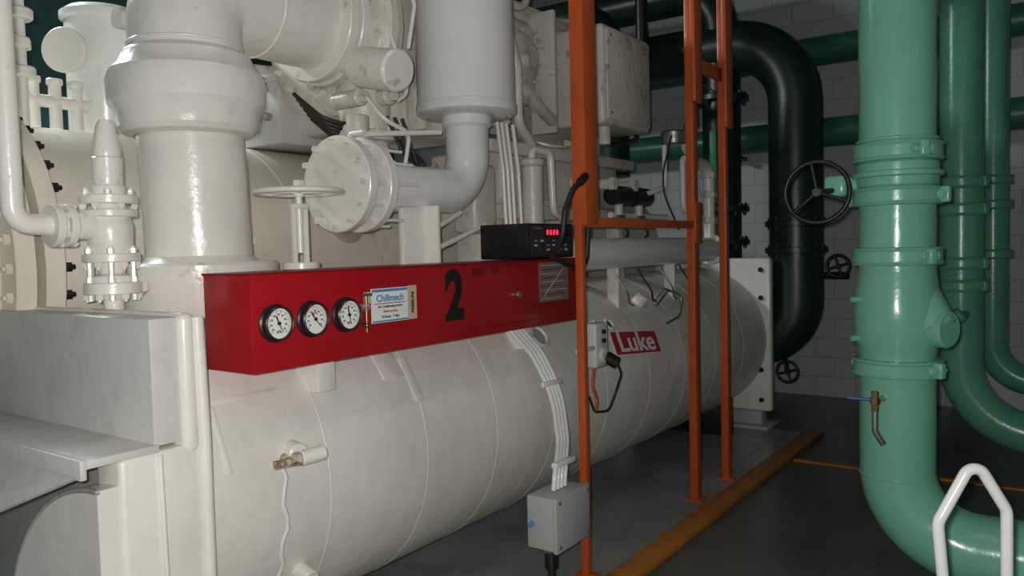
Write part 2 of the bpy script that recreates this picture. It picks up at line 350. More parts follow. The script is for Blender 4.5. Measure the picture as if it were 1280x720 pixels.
for i,pp in enumerate(([(2.50,2.52,2.27),(2.50,2.42,2.16),(2.66,2.42,2.12),(2.7,2.5,1.95),(2.7,2.6,1.8)],[(2.62,2.5,2.6),(2.62,2.44,2.45),(2.68,2.44,2.3),(2.70,2.52,2.28)],[(2.56,2.5,2.72),(2.52,2.45,2.82),(2.6,2.48,2.95)],[(2.66,2.5,2.9),(2.72,2.42,2.7),(2.70,2.45,2.5)])):
    tube(cp,'oil_line_%d'%(i+1),pp,.010,CREAM,R=.07,seg=10)
for i in range(6):
    z=2.20-.02*i
    tube(cp,'black_hose_%d'%(i+1),[(2.42+.02*i,2.9,z+.12),(2.46+.02*i,2.76,z),(2.60+.02*i,2.70,z-.03),(2.68,2.85,z+.1)],.010,RUBBER,R=.08,seg=10)
for i in range(3):
    tube(cp,'black_lead_%d'%(i+1),[(2.62+.05*i,2.52,2.2),(2.66+.05*i,2.46,2.02-.03*i),(2.80+.03*i,2.50,2.0),(2.86,2.7,2.15)],.008,RUBBER,R=.08,seg=8)
tube(cp,'valve_rod',[(2.36,2.48,2.09),(2.8,2.36,2.13)],.012,CREAM,seg=10)
tube(cp,'valve_rod_2',[(2.36,2.40,2.09),(2.36,2.48,2.09),(2.36,2.5,2.0)],.012,CREAM,R=.02,seg=10)
mo=group('compressor_motor',CH)
MY,MZ=3.15,2.78
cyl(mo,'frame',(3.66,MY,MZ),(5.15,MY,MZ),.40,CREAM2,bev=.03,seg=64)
lathe(mo,'drive_end_bell',(3.6,MY,MZ),(1,0,0),[(.3,0),(.44,.02),(.45,.1),(.42,.14),(.4,.2)],CREAM2,56)
lathe(mo,'rear_end_bell',(5.1,MY,MZ),(1,0,0),[(.4,0),(.44,.03),(.44,.1),(.36,.16),(.2,.22),(0,.23)],CREAM2,56)
for i in range(14):
    a=pi*.55+pi*.9*i/13
    c=V((4.4,MY,MZ))+V((0,math.cos(a),math.sin(a)))*.42
    box(mo,'cooling_fin_%d'%(i+1),(3.85,5.05),(c.y-.03,c.y+.03),(c.z-.006,c.z+.006),CREAM2,.002,rot=Matrix.Rotation(a,3,'X'))
box(mo,'side_cover',(3.78,4.16),(2.70,2.9),(2.46,2.98),CREAM2,.09,5)
lathe(mo,'side_cover_boss',(3.97,2.71,2.72),(0,-1,0),[(.15,0),(.15,.03),(.12,.05),(.07,.055),(.06,.09),(0,.09)],CREAM2,36)
bolts(mo,'side_cover_bolts',(3.97,2.70,2.72),(0,-1,0),.17,8,.014,.02,CREAM2)
box(mo,'lifting_rib_1',(3.72,3.76),(2.64,2.76),(2.3,3.05),CREAM2,.012)
box(mo,'lifting_rib_2',(4.2,4.24),(2.62,2.8),(2.3,3.05),CREAM2,.012)
box(mo,'slanted_brace',(3.70,4.22),(2.60,2.66),(2.44,2.50),CREAM2,.012,rot=Matrix.Rotation(math.radians(25),3,'Y'))
tube(mo,'motor_cooling_line',[(3.66,2.6,3.3),(3.66,2.6,2.9),(3.74,2.58,2.6),(3.74,2.58,2.3),(3.9,2.6,2.2)],.03,CREAM2,R=.1,seg=14)
tube(mo,'motor_cooling_line_2',[(3.6,2.62,3.0),(3.85,2.6,2.95),(4.0,2.6,3.3)],.022,CREAM2,R=.1,seg=14)
box(mo,'terminal_cabinet',(4.42,5.08),(2.4,2.76),(2.36,2.98),CREAM2,.03,4)
box(mo,'terminal_cover',(4.45,5.05),(2.385,2.4),(2.39,2.95),CREAM2,.008)
for xx in (4.49,5.01):
    for zz in (2.43,2.91): cyl(mo,'cover_screw',(xx,2.387,zz),(xx,2.378,zz),.01,STEEL,seg=6)
cyl(mo,'cable_gland',(4.6,2.5,2.37),(4.6,2.5,2.25),.04,CREAM2,seg=20)
for i in range(5):
    tube(mo,'supply_cable_%d'%(i+1),[(5.0,2.6,2.44+.06*i),(5.35,2.6,2.38+.06*i),(5.5,2.9,2.35+.07*i),(5.55+.05*i,3.6,2.85+.1*i)],.017,RUBBER,R=.2)
os_=group('oil_sump_unit',CH)
box(os_,'sump_tank',(3.5,5.0),(2.62,3.05),(1.84,2.14),CREAM2,.03,3)
box(os_,'sump_top_rail',(3.45,5.15),(2.56,2.66),(2.12,2.19),CREAM2,.01)
box(os_,'sump_cover_plate',(3.6,4.1),(2.605,2.63),(1.88,2.1),CREAM2,.008)
bolts(os_,'sump_cover_bolts',(3.85,2.61,1.99),(0,-1,0),.12,8,.013,.02,CREAM2)
box(os_,'sump_lower_rail',(3.45,5.15),(2.58,2.66),(1.76,1.84),CREAM2,.01)
for i,xx in enumerate((3.55,4.25,5.0)): box(os_,'support_leg_%d'%(i+1),(xx,xx+.09),(2.62,2.72),(1.3,1.8),CREAM2,.008)
for i,xx in enumerate((3.36,3.40,3.44,3.50)):
    tube(os_,'instrument_line_%d'%(i+1),[(xx,2.45,2.25),(xx,2.42,2.0),(xx+.03,2.42,1.5)],.011,CREAM,R=.05,seg=10)
cyl(os_,'filter_can',(3.72,2.48,1.72),(3.72,2.48,2.05),.06,CREAM2,seg=24)
cyl(os_,'filter_can_cap',(3.72,2.48,2.05),(3.72,2.48,2.09),.07,CREAM2,seg=24)
tube(os_,'filter_line',[(3.72,2.48,2.08),(3.72,2.48,2.14),(3.88,2.46,2.14),(3.9,2.46,1.8),(4.1,2.5,1.75)],.022,CREAM,R=.05,seg=12)
tube(os_,'low_line_1',[(3.3,2.5,1.72),(2.9,2.5,1.60),(2.85,2.5,1.4)],.014,CREAM,R=.05,seg=10)
tube(os_,'low_line_2',[(3.1,2.5,1.78),(2.80,2.5,1.66),(2.70,2.5,1.4)],.014,CREAM,R=.05,seg=10)
box(os_,'valve_block_base',(3.3,3.5),(2.5,2.7),(1.4,1.68),CREAM2,.02)
box(os_,'valve_block',(3.30,3.5),(2.56,2.72),(1.68,2.05),CREAM2,.03,3)
for i in range(3):
    cyl(os_,'pipe_stub_%d'%(i+1),(4.35+.3*i,2.6,2.0),(4.35+.3*i,2.48,2.0),.035,CREAM2,seg=20)
    cyl(os_,'pipe_stub_cap_%d'%(i+1),(4.35+.3*i,2.49,2.0),(4.35+.3*i,2.45,2.0),.045,CREAM2,seg=6)
for i,xx in enumerate((4.72,5.02)):
    cyl(os_,'solenoid_coil_%d'%(i+1),(xx-.04,2.5,1.93),(xx+.19,2.5,1.93),.065,BLACK,seg=24)
    cyl(os_,'solenoid_body_%d'%(i+1),(xx+.06,2.5,1.88),(xx+.06,2.5,1.78),.03,CREAM2,seg=16)
    cyl(os_,'solenoid_stem_%d'%(i+1),(xx+.06,2.5,1.80),(xx+.06,2.5,1.74),.05,STEEL,seg=6)
    tube(os_,'solenoid_lead_%d'%(i+1),[(xx+.06,2.48,1.75),(xx+.08,2.44,1.68),(xx+.0,2.44,1.62)],.007,RUBBER,R=.03,seg=8)
tube(os_,'header_pipe',[(4.7,2.52,1.8),(5.6,2.52,1.8)],.02,CREAM)
# ------------------------------------------------------------------ oil separator
se=group('oil_separator',CH)
QX,QY=3.17,2.5
lathe(se,'separator_drum',(QX,QY,2.30),(0,0,1),[(0,0),(.235,0),(.245,.01),(.245,1.4),(.2,1.5),(0,1.53)],WHITE,72)
lathe(se,'bottom_rim',(QX,QY,2.26),(0,0,1),[(.1,0),(.235,0),(.252,.012),(.252,.05),(.245,.06)],WHITE,72)
tube(se,'outlet_elbow',[(QX,QY,2.28),(QX,QY,1.88),(2.46,QY,1.88)],.108,WHITE,R=.2,seg=40)
cyl(se,'outlet_collar',(QX,QY,2.2),(QX,QY,2.27),.125,WHITE,seg=40)
flange(se,'discharge_flange',(2.43,QY,1.88),(-1,0,0),.2,.045,CREAM,12,.014,bolt=False)
flange(se,'mating_flange',(2.31,QY,1.88),(-1,0,0),.2,.045,CREAM,12,.014,bolt=False)
bolts(se,'discharge_bolts',(2.25,QY,1.88),(1,0,0),.172,12,.014,.23,CREAM)
lathe(se,'flange_neck',(2.46,QY,1.88),(1,0,0),[(.15,0),(.13,.03),(.11,.08)],WHITE,40)
cyl(se,'flange_core',(2.30,QY,1.88),(2.45,QY,1.88),.11,CREAM)
tube(se,'discharge_to_condenser',[(2.36,QY+.03,1.86),(2.95,3.15,1.72)],.085,CREAM,R=.05,seg=32)
# ------------------------------------------------------------------ handwheel globe valve
gv=group('handwheel_stop_valve',CH)
GX,GY=2.05,2.45
handwheel(gv,'wheel',(GX,GY,1.835),(0,0,1),.165,.010,CREAM)
cyl(gv,'stem',(GX,GY,1.6),(GX,GY,1.87),.013,CREAM,seg=16)
cyl(gv,'stem_nut',(GX,GY,1.855),(GX,GY,1.88),.024,CREAM,seg=6)
box(gv,'yoke_left',(GX-.035,GX-.022),(GY-.012,GY+.012),(1.56,1.78),CREAM,.003)
box(gv,'yoke_right',(GX+.022,GX+.035),(GY-.012,GY+.012),(1.56,1.78),CREAM,.003)
box(gv,'yoke_top',(GX-.035,GX+.035),(GY-.02,GY+.02),(1.77,1.79),CREAM,.004)
flange(gv,'bonnet',(GX,GY,1.55),(0,0,1),.07,.03,CREAM,6,.01)
cyl(gv,'body',(GX,GY,1.25),(GX,GY,1.54),.05,CREAM,seg=24)
box(gv,'side_plate',(2.62,2.78),(2.44,2.47),(1.3,1.80),CREAM,.006)
box(gv,'side_plate_edge',(2.76,2.78),(2.36,2.47),(1.3,1.80),CREAM,.004)
# ------------------------------------------------------------------ relief valve + line
rv=group('pressure_relief_valve',CH)
RX,RY=1.388,2.6
lathe(rv,'spindle_body',(RX,RY,1.39),(0,0,1),[(.03,0),(.032,.07),(.04,.08),(.062,.12),(.062,.15),(.04,.16),(.05,.2),(.068,.24),(.07,.31),(.06,.36),(.05,.385),(.052,.44),(.046,.45),(.048,.535),(.042,.54),(.044,.56),(.03,.64),(.02,.66),(0,.665)],CREAM,36,ang=30)
flange(rv,'bonnet_flange',(RX,RY,1.79),(0,0,1),.088,.03,CREAM,6,.011,both=True)
flange(rv,'bonnet_flange_lower',(RX,RY,1.745),(0,0,1),.085,.025,CREAM,6,.011,bolt=False)
flange(rv,'inlet_flange',(RX,RY,1.60),(0,0,1),.088,.03,CREAM,6,.012,both=True)
flange(rv,'root_flange',(RX,RY,1.50),(0,0,1),.088,.04,CREAM,6,.012,both=True)
bolts(rv,'studs',(RX,RY,1.46),(0,0,1),.074,6,.009,.16,CREAM,nut=False)
cyl(rv,'outlet_branch',(RX,RY,1.70),(1.22,RY,1.705),.042,CREAM,seg=28)
flange(rv,'outlet_flange_1',(1.25,RY,1.705),(-1,0,0),.068,.025,CREAM,6,.01)
flange(rv,'outlet_flange_2',(1.21,RY,1.705),(-1,0,0),.068,.025,CREAM,6,.01)
cyl(rv,'test_port',(RX,RY,1.5),(RX+.11,RY,1.5),.03,CREAM,seg=6)
tube(rv,'vent_pipe',[(1.2,RY,1.705),(1.094,RY,1.71),(1.08,RY,4.7)],.032,CREAM,R=.11,seg=24)
# ------------------------------------------------------------------ things behind left
pt=group('purge_unit',CH)
lathe(pt,'tank_body',(2.2,4.1,2.0),(0,0,1),[(0,0),(.17,0),(.175,.01),(.175,.8),(.195,.81),(.195,.84),(.18,.85),(.16,.865),(0,.87)],WHITE,56)
flange(pt,'blind_flange',(1.98,4.05,2.62),(-.8,-.5,0),.11,.03,CREAM,10,.012)
cyl(pt,'blind_flange_stub',(2.0,4.06,2.62),(2.12,4.12,2.62),.06,CREAM)
tube(pt,'manifold_line',[(1.75,4.0,2.35),(2.05,4.0,2.35)],.03,CREAM)
for i,xx in enumerate((1.8,1.9,2.0)):
    cyl(pt,'needle_valve_%d'%(i+1),(xx,4,2.22),(xx,4,2.44),.028,CREAM,seg=12)
    cyl(pt,'needle_valve_cap_%d'%(i+1),(xx,4,2.43),(xx,4,2.46),.038,CREAM,seg=8)
tube(pt,'riser_line',[(1.70,3.9,2.1),(1.70,3.9,2.5),(1.70,3.9,3.1)],.035,CREAM)
for i,zz in enumerate((2.42,2.55,2.68,2.82,2.95)):
    cyl(pt,'riser_fitting_%d'%(i+1),(1.70,3.9,zz),(1.70,3.9,zz+.05),.07-.01*(i%2),CREAM,seg=6 if i%2 else 20)
sb=group('starter_cabinet',CH)
box(sb,'body',(2.66,3.25),(3.3,3.62),(2.16,2.48),GREYW,.01)
box(sb,'lid',(2.64,3.27),(3.28,3.64),(2.47,2.5),GREYW,.006)
for i in range(3): cyl(sb,'gland_%d'%(i+1),(2.67,3.38+.08*i,2.3),(2.62,3.38+.08*i,2.3),.022,STEEL,seg=8)
tube(sb,'cable_tray_pipe',[(2.4,3.4,2.62),(2.9,3.4,2.64),(3.6,3.4,2.64)],.02,DKMET)
tube(sb,'back_line_1',[(2.2,3.5,2.52),(3.0,3.5,2.58)],.03,CREAM2)
tube(sb,'back_line_2',[(2.0,3.6,2.7),(3.0,3.6,2.7)],.05,CREAM2)
# ------------------------------------------------------------------ gauge panel (red)
gp=group('gauge_panel_box')
Y0=2.10
box(gp,'housing',(1.555,3.545),(Y0,2.35),(1.222,1.538),RED,.004,2)
box(gp,'top_lip',(1.55,3.55),(Y0-.008,2.352),(1.534,1.541),REDD,.002)
box(gp,'door_seam',(2.628,2.631),(Y0-.001,Y0+.002),(1.225,1.533),REDD,0)
box(gp,'door_seam_lower',(2.63,3.54),(Y0-.001,Y0+.002),(1.255,1.258),REDD,0)
for i,(gx,gz) in enumerate(((1.640,1.377),(1.790,1.378),(1.942,1.380))):
    lathe(gp,'gauge_case_%d'%(i+1),(gx,Y0,gz),(0,-1,0),[(.062,0),(.062,.006),(.056,.01),(.056,.028),(.052,.032),(.049,.03),(.049,.02)],BLACK,40)
    cyl(gp,'gauge_dial_%d'%(i+1),(gx,Y0+.001,gz),(gx,Y0-.021,gz),.0495,GFACE,bev=.0005,seg=40)
    bm=bmesh.new()
    for kk in range(28):
        a=math.radians(135)+math.radians(270*kk/27); big=kk%3==0
        l=.010 if big else .006; w=.0016 if big else .0009
        M=Matrix.Translation((gx,Y0-.0215,gz))@Matrix.Rotation(a,4,'Y')@Matrix.Translation((.0445-l/2,0,0))@Matrix.Diagonal((l,.0008,w,1))
        bmesh.ops.create_cube(bm,size=1,matrix=M)
    finish(bm,'gauge_ticks_%d'%(i+1),INK,gp,smooth=False)
    bm=bmesh.new()
    for kk in range(9):
        a=math.radians(140)+math.radians(260*kk/8)
        for q in (0,1):
            M=Matrix.Translation((gx,Y0-.0215,gz))@Matrix.Rotation(a,4,'Y')@Matrix.Translation((.029,0,0))@Matrix.Rotation(-a,4,'Y')@Matrix.Translation((-.003+.005*q,0,0))@Matrix.Diagonal((.003,.0008,.006,1))
            bmesh.ops.create_cube(bm,size=1,matrix=M)
    finish(bm,'gauge_numerals_%d'%(i+1),INK,gp,smooth=False)
    a=[1.15,.9,1.35][i]
    tip=V((gx+.034*math.cos(a),Y0-.024,gz-.034*math.sin(a))) 
    tail=V((gx-.026*math.cos(a),Y0-.024,gz+.026*math.sin(a)))
    tube(gp,'gauge_needle_%d'%(i+1),[tail,tip],.0028,INK,seg=6,r2=.001)
    cyl(gp,'gauge_hub_%d'%(i+1),(gx,Y0-.02,gz),(gx,Y0-.027,gz),.006,INK,seg=16)
text(gp,'gauge_legend','kPa',(1.640,Y0-.0218,1.350),.014,INK)
text(gp,'gauge_legend_2','kPa',(1.790,Y0-.0218,1.398),.014,REDS)
text(gp,'gauge_legend_3','kPa',(1.942,Y0-.0218,1.352),.014,INK)
cyl(gp,'bleed_valve_stem',(2.022,Y0-.025,1.31),(2.022,Y0-.025,1.45),.006,BRASS,seg=10)
cyl(gp,'bleed_valve_body',(2.022,Y0,1.40),(2.022,Y0-.035,1.40),.012,RUST,seg=8)
cyl(gp,'bleed_valve_body_low',(2.022,Y0,1.335),(2.022,Y0-.035,1.335),.010,BRASS,seg=8)
box(gp,'bleed_valve_lever',(2.0,2.045),(Y0-.035,Y0-.03),(1.44,1.450),STEEL,.002)
box(gp,'service_label',(2.07,2.265),(Y0-.0025,Y0-.0005),(1.335,1.462),PAPER,0)
box(gp,'service_label_header',(2.073,2.262),(Y0-.0032,Y0-.002),(1.449,1.459),BLUEP,0)
box(gp,'service_label_footer',(2.073,2.262),(Y0-.0032,Y0-.002),(1.337,1.343),BLUEP,0)
text(gp,'service_label_name','Chillmech',(2.168,Y0-.0034,1.424),.036,BLUEP,bold=.0006)
box(gp,'service_label_rule',(2.085,2.25),(Y0-.0034,Y0-.0025),(1.404,1.407),REDS,0)
text(gp,'service_label_line_1','Air Conditioning Service',(2.168,Y0-.0034,1.394),.013,INK)
text(gp,'service_label_line_2','www.service',(2.168,Y0-.0034,1.376),.015,REDS)
text(gp,'service_label_line_3','24 hours  7 days',(2.168,Y0-.0034,1.356),.014,INK)
box(gp,'tan_label',(2.268,2.315),(Y0-.002,Y0-.0005),(1.335,1.465),TAN,0)
text(gp,'tan_label_text','PRESSURE',(2.292,Y0-.0026,1.40),.019,INK,rot=(pi/2,-pi/2,0),bold=.0006)
box(gp,'tan_patch',(2.035,2.066),(Y0-.002,Y0-.0005),(1.41,1.452),TAN,0)
text(gp,'unit_number','2',(2.55,Y0-.001,1.40),.275,INK,bold=.012,sx=.85)
box(gp,'faded_tag_1',(2.665,2.75),(Y0-.002,Y0-.0005),(1.485,1.515),REDD,0)
box(gp,'faded_tag_2',(2.80,2.86),(Y0-.002,Y0-.0005),(1.49,1.52),REDD,0)
cyl(gp,'door_lock',(3.0,Y0,1.385),(3.0,Y0-.018,1.385),.016,STEEL,seg=20)
box(gp,'data_plate',(3.19,3.45),(Y0-.003,Y0-.0005),(1.335,1.525),SILV,0)
for i in range(9):
    zz=1.51-.02*i
    box(gp,'data_plate_line_%d'%(i+1),(3.2,3.44-.03*(i%3)),(Y0-.004,Y0-.003),(zz-.002,zz+.002),REDD if i%2 else PLTXT,0)
tube(gp,'data_plate_logo',[(3.22,Y0-.004,1.36),(3.4,Y0-.004,1.49)],.0025,PLTXT,seg=6)
box(gp,'mount_bracket',(1.9,1.98),(2.2,2.36),(1.1,1.23),CREAM,.005)
box(gp,'mount_bracket_b',(3.2,3.28),(2.2,2.36),(1.1,1.23),CREAM,.005)
# ------------------------------------------------------------------ digital controller
dc=group('digital_controller')
box(dc,'case',(3.15,3.56),(2.13,2.42),(1.545,1.715),BLACK,.006)
box(dc,'face_plate',(3.165,3.55),(2.124,2.13),(1.555,1.705),paint('control_face',(.03,.03,.032),.4,bump=0),.002)
box(dc,'display_window',(3.28,3.42),(2.1215,2.124),(1.650,1.690),INK,0)
for i in range(4):
    text(dc,'display_digit_%d'%(i+1),'8',(3.305+.030*i,2.121,1.670),.034,LED,bold=.0012)
for r_ in range(3):
    for c_ in range(6):
        if r_==2 and c_<2: continue
        box(dc,'key_%d_%d'%(r_,c_),(3.19+.055*c_,3.215+.055*c_),(2.119,2.124),(1.625-.022*r_,1.635-.022*r_),[SILV,GREYB,DKMET][(r_+c_)%3],.001)
for i in range(3): box(dc,'red_key_%d'%(i+1),(3.33+.03*i,3.345+.03*i),(2.118,2.124),(1.568,1.582),REDS,.001)
text(dc,'face_lettering','CONTROL',(3.22,2.1215,1.69),.014,SILV)
cyl(dc,'rotary_knob',(3.49,2.124,1.67),(3.49,2.10,1.67),.016,BLACK,seg=16)
for i in range(6): box(dc,'side_vent_%d'%(i+1),(3.147,3.151),(2.2+.03*i,2.215+.03*i),(1.6,1.66),INK,0)
# ------------------------------------------------------------------ liquid line
wp=group('refrigerant_liquid_line',CH)
tube(wp,'liquid_pipe',[(3.62,2.35,1.55),(6.02,2.35,1.55)],.095,WHITE,seg=40)
flange(wp,'end_cap',(6.03,2.35,1.55),(1,0,0),.12,.05,CREAM,8,.014)
tube(wp,'end_riser',[(6.0,2.35,1.6),(6.0,2.35,2.2),(5.55,2.35,2.2)],.045,CREAM,R=.12,seg=20)
for i,zz in enumerate((1.75,1.95,2.1)): cyl(wp,'riser_union_%d'%(i+1),(6.0,2.35,zz),(6.0,2.35,zz+.05),.065,CREAM2,seg=6)
tube(wp,'branch_line_1',[(5.5,2.35,2.2),(5.5,2.35,1.85),(5.8,2.35,1.8),(5.85,2.35,1.62)],.022,CREAM,R=.07,seg=12)
tube(wp,'branch_line_2',[(5.3,2.4,2.3),(5.3,2.4,2.0),(5.1,2.45,1.95)],.018,CREAM,R=.05,seg=12)
cyl(wp,'pressure_switch',(5.35,2.35,2.3),(5.35,2.35,2.4),.09,STEEL,seg=24)
cyl(wp,'pressure_dial',(5.45,2.3,2.3),(5.44,2.25,2.3),.07,CREAM2,seg=24)
tube(wp,'capillary_1',[(5.4,2.3,2.4),(5.7,2.3,2.8),(6.2,2.3,2.75),(6.3,2.3,2.2)],.006,STEEL,R=.3,seg=8)
tube(wp,'capillary_2',[(5.2,2.3,2.35),(5.0,2.3,2.0),(5.3,2.3,1.7)],.006,RUBBER,R=.2,seg=8)
for i in range(4):
    xx=4.3+.33*i
    tube(wp,'capillary_drop_%d'%(i+1),[(xx,2.3,1.45),(xx+.05,2.22,1.3),(xx+.12,2.25,1.24),(xx+.2,2.26,1.22)],.006,BLACK if i%2 else STEEL,R=.05,seg=8)
cyl(wp,'shell_dome_fitting',(4.75,2.37,1.20),(4.75,2.31,1.27),.045,CREAM,seg=20)
cyl(wp,'shell_thermowell',(4.9,2.3,1.2),(4.9,2.22,1.3),.02,STEEL,seg=12)
tube(wp,'thermowell_lead',[(4.9,2.22,1.3),(5.0,2.15,1.25),(4.95,2.15,1.12),(4.8,2.18,1.08)],.008,STEEL,R=.05,seg=8)
for i,xx in enumerate((4.45,5.3)):
    box(wp,'pipe_saddle_%d'%(i+1),(xx,xx+.03),(2.34,2.42),(1.18,1.47),CREAM,.005)
# ------------------------------------------------------------------ conduits, junction box
cd=group('cable_conduit_bundle',CH)
for i in range(4):
    o=.026*i
    tube(cd,'conduit_%d'%(i+1),[(3.0+o*1.2,2.19,1.26),(3.16+o*1.2,2.13,1.08),(3.22+o*1.1,2.06,.88),(3.06+o*1.0,1.93,.70),(2.90+o*1.1,1.85,.62),(2.885+o*1.1,1.85,.54)],.0115,WHITE,R=.25,seg=12)
box(cd,'clip_upper',(3.15,3.32),(2.06,2.08),(.93,.955),WHITE,.004)
box(cd,'clip_lower',(2.90,3.06),(1.84,1.87),(.63,.655),WHITE,.004)
jb=group('junction_box')
box(jb,'enclosure',(2.79,3.06),(1.79,1.93),(.305,.535),GREYB,.008)
box(jb,'lid',(2.785,3.065),(1.775,1.795),(.30,.54),GREYB,.005)
for xx in (2.81,3.04):
    for zz in (.325,.515): cyl(jb,'lid_screw',(xx,1.777,zz),(xx,1.77,zz),.008,STEEL,seg=12)
cyl(jb,'gland_nut',(2.87,1.86,.305),(2.87,1.86,.27),.034,STEEL,seg=6)
cyl(jb,'gland_body',(2.87,1.86,.27),(2.87,1.86,.20),.03,BLACK,seg=20)
tube(jb,'outgoing_cable',[(2.87,1.86,.21),(2.87,1.86,.08),(2.87,2.1,.03)],.018,RUBBER,R=.05,seg=12)
box(jb,'post_bracket',(3.05,3.264),(1.915,1.93),(.4,.44),GREYB,.003)
cyl(jb,'indicator',(2.79,1.9,.42),(2.765,1.9,.41),.010,BLUEP,seg=12)
box(jb,'side_bracket',(3.06,3.12),(1.84,1.86),(.28,.34),STEEL,.003)
# ------------------------------------------------------------------ switched socket
ss=group('switched_socket_outlet')
box(ss,'enclosure',(3.47,3.60),(1.955,2.02),(.985,1.21),GREYW,.012,3)
box(ss,'mount_plate',(3.43,3.60),(2.02,2.028),(1.0,1.17),GREYW,.002)
box(ss,'standoff_arm',(3.30,3.47),(1.96,1.975),(1.08,1.10),GREYW,.002)
for i,zz in enumerate((1.165,1.12)):
    cyl(ss,'switch_%d'%(i+1),(3.54,1.956,zz),(3.54,1.94,zz),.012,BLACK,seg=16)
cyl(ss,'outlet_ring',(3.535,1.96,1.045),(3.535,1.935,1.045),.038,GREYW,seg=24)
cyl(ss,'plug',(3.55,1.95,1.04),(3.59,1.90,1.0),.032,BLACK,seg=20)
tube(ss,'lead_loop',[(3.59,1.9,1.0),(3.63,1.9,.94),(3.66,1.95,.84),(3.60,1.96,.75),(3.45,1.96,.77),(3.38,1.95,.86)],.006,RUBBER,R=.06,seg=8)
tube(ss,'orange_lead',[(3.49,1.98,.99),(3.45,1.97,.9),(3.50,1.97,.82),(3.46,1.96,.77)],.008,ORANGE,R=.04,seg=8)
# ------------------------------------------------------------------ orange frame + ladder
of=group('orange_access_ladder')
def chan(par,name,x,y,z,w,d,mat,t=.008):
    box(par,name+'_web',(x-w/2,x+w/2),(y-t/2,y+t/2),z,mat,.002)
    box(par,name+'_flange_a',(x-w/2,x-w/2+t),(y,y+d),z,mat,.002)
    box(par,name+'_flange_b',(x+w/2-t,x+w/2),(y,y+d),z,mat,.002)
chan(of,'upper_post',3.33,1.885,(1.70,4.7),.12,.07,ORANGE)
box(of,'upper_post_core',(3.28,3.38),(1.89,1.95),(1.70,4.7),ORANGE,.004)
box(of,'lower_post',(3.265,3.30),(1.905,1.945),(0,1.75),ORANGE,.004)
box(of,'cross_brace',(3.28,4.65),(1.90,1.935),(1.69,1.735),ORANGE,.004)
box(of,'stile_near',(4.61,4.68),(1.90,1.95),(0,4.7),ORANGE,.004)
box(of,'stile_far',(5.15,5.21),(1.90,1.95),(0,4.7),ORANGE,.004)
box(of,'stile_near_splice',(4.60,4.70),(1.885,1.9),(1.6,1.85),ORANGE,.004)
for i,zz in enumerate((2.70,3.42,3.82)):
    box(of,'rung_%d'%(i+1),(4.66,5.17),(1.91,1.945),(zz-.04,zz+.04),ORANGE,.006)
box(of,'upper_stile_far_plate',(5.10,5.23),(1.87,1.9),(2.35,4.7),ORANGE,.004)
box(of,'upper_stile_near_plate',(4.58,4.70),(1.87,1.9),(2.45,4.7),ORANGE,.004)
for xx in (3.283,4.645,5.18): box(of,'foot_plate',(xx-.05,xx+.05),(1.87,1.98),(0,.012),ORANGE,.003)
bh=group('black_flexible_hose')
tube(bh,'hose',[(3.20,1.86,1.90),(3.12,1.86,1.86),(3.06,1.87,1.76),(3.05,1.88,1.62),(3.12,2.0,1.56),(3.45,2.03,1.48),(3.52,2.03,1.52),(3.53,2.02,1.70)],.013,RUBBER,R=.10,seg=12)
cyl(bh,'hose_end',(3.18,1.86,1.89),(3.25,1.87,1.925),.02,BLACK,seg=12)
# ------------------------------------------------------------------ green pipes
def coupling(par,name,x,y,z,r,w,mat,lug=0):
    lathe(par,name+'_band',(x,y,z-w/2),(0,0,1),[(r,0),(r+.028,.004),(r+.033,.012),(r+.026,.02),(r+.026,w-.02),(r+.033,w-.012),(r+.028,w-.004),(r,w)],mat,56,ang=20)
    for i,s in enumerate((0,1)):
        a=lug+pi*s
        c=V((x+math.cos(a)*(r+.035),y+math.sin(a)*(r+.035),z))
        box(par,name+'_lug_%d'%(i+1),(c.x-.03,c.x+.03),(c.y-.02,c.y+.02),(z-w*.42,z+w*.42),mat,.01,3,rot=Matrix.Rotation(a,3,'Z'))
        t=V((-math.sin(a),math.cos(a),0))
        cyl(par,name+'_bolt_%d'%(i+1),c-t*.05,c+t*.05,.014,mat,seg=8)
        for q in (-1,1): cyl(par,name+'_nut_%d_%d'%(i+1,q+2),c+t*.028*q,c+t*.042*q,.022,mat,seg=6)
g1=group('green_water_pipe'); PX,PY,PR=4.05,.68,.163
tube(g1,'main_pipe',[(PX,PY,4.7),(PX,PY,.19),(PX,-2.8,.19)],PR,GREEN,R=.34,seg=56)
for i,zz in enumerate((1.99,1.79,1.517,1.005)):
    coupling(g1,'grooved_coupling_%d'%(i+1),PX,PY,zz,PR,.085,GREEN,lug=math.radians((-140,-100,-130,-115)[i]))
lathe(g1,'butterfly_valve_body',(PX,PY,1.83),(0,0,1),[(PR,0),(PR+.012,.01),(PR+.012,.11),(PR,.12)],GREEN,56)
lathe(g1,'butterfly_valve_lip',(PX,PY,1.875),(0,0,1),[(PR+.012,0),(PR+.030,.006),(PR+.030,.024),(PR+.012,.03)],GREEN,56)
lathe(g1,'check_valve_body',(PX,PY,1.05),(0,0,1),[(PR,0),(PR+.008,.05),(PR+.022,.08),(PR+.024,.22),(PR+.01,.33),(PR,.4)],GREEN,56)
cyl(g1,'check_valve_boss',(PX-.02,PY-.12,1.19),(PX-.07,PY-.225,1.19),.085,GREEN,seg=32)
cyl(g1,'check_valve_wedge',(PX+.0,PY-.07,1.38),(PX-.04,PY-.16,1.18),.09,GREEN,r2=.10,seg=32)
for i,zz in enumerate((1.14,1.32)): cyl(g1,'check_valve_pin_%d'%(i+1),(PX-.1,PY+.13,zz),(PX-.14,PY+.17,zz),.014,GREEN,seg=8)
cyl(g1,'gear_stub',(PX-.02,PY+.12,1.85),(PX-.03,PY+.26,1.85),.045,GREEN,seg=24)
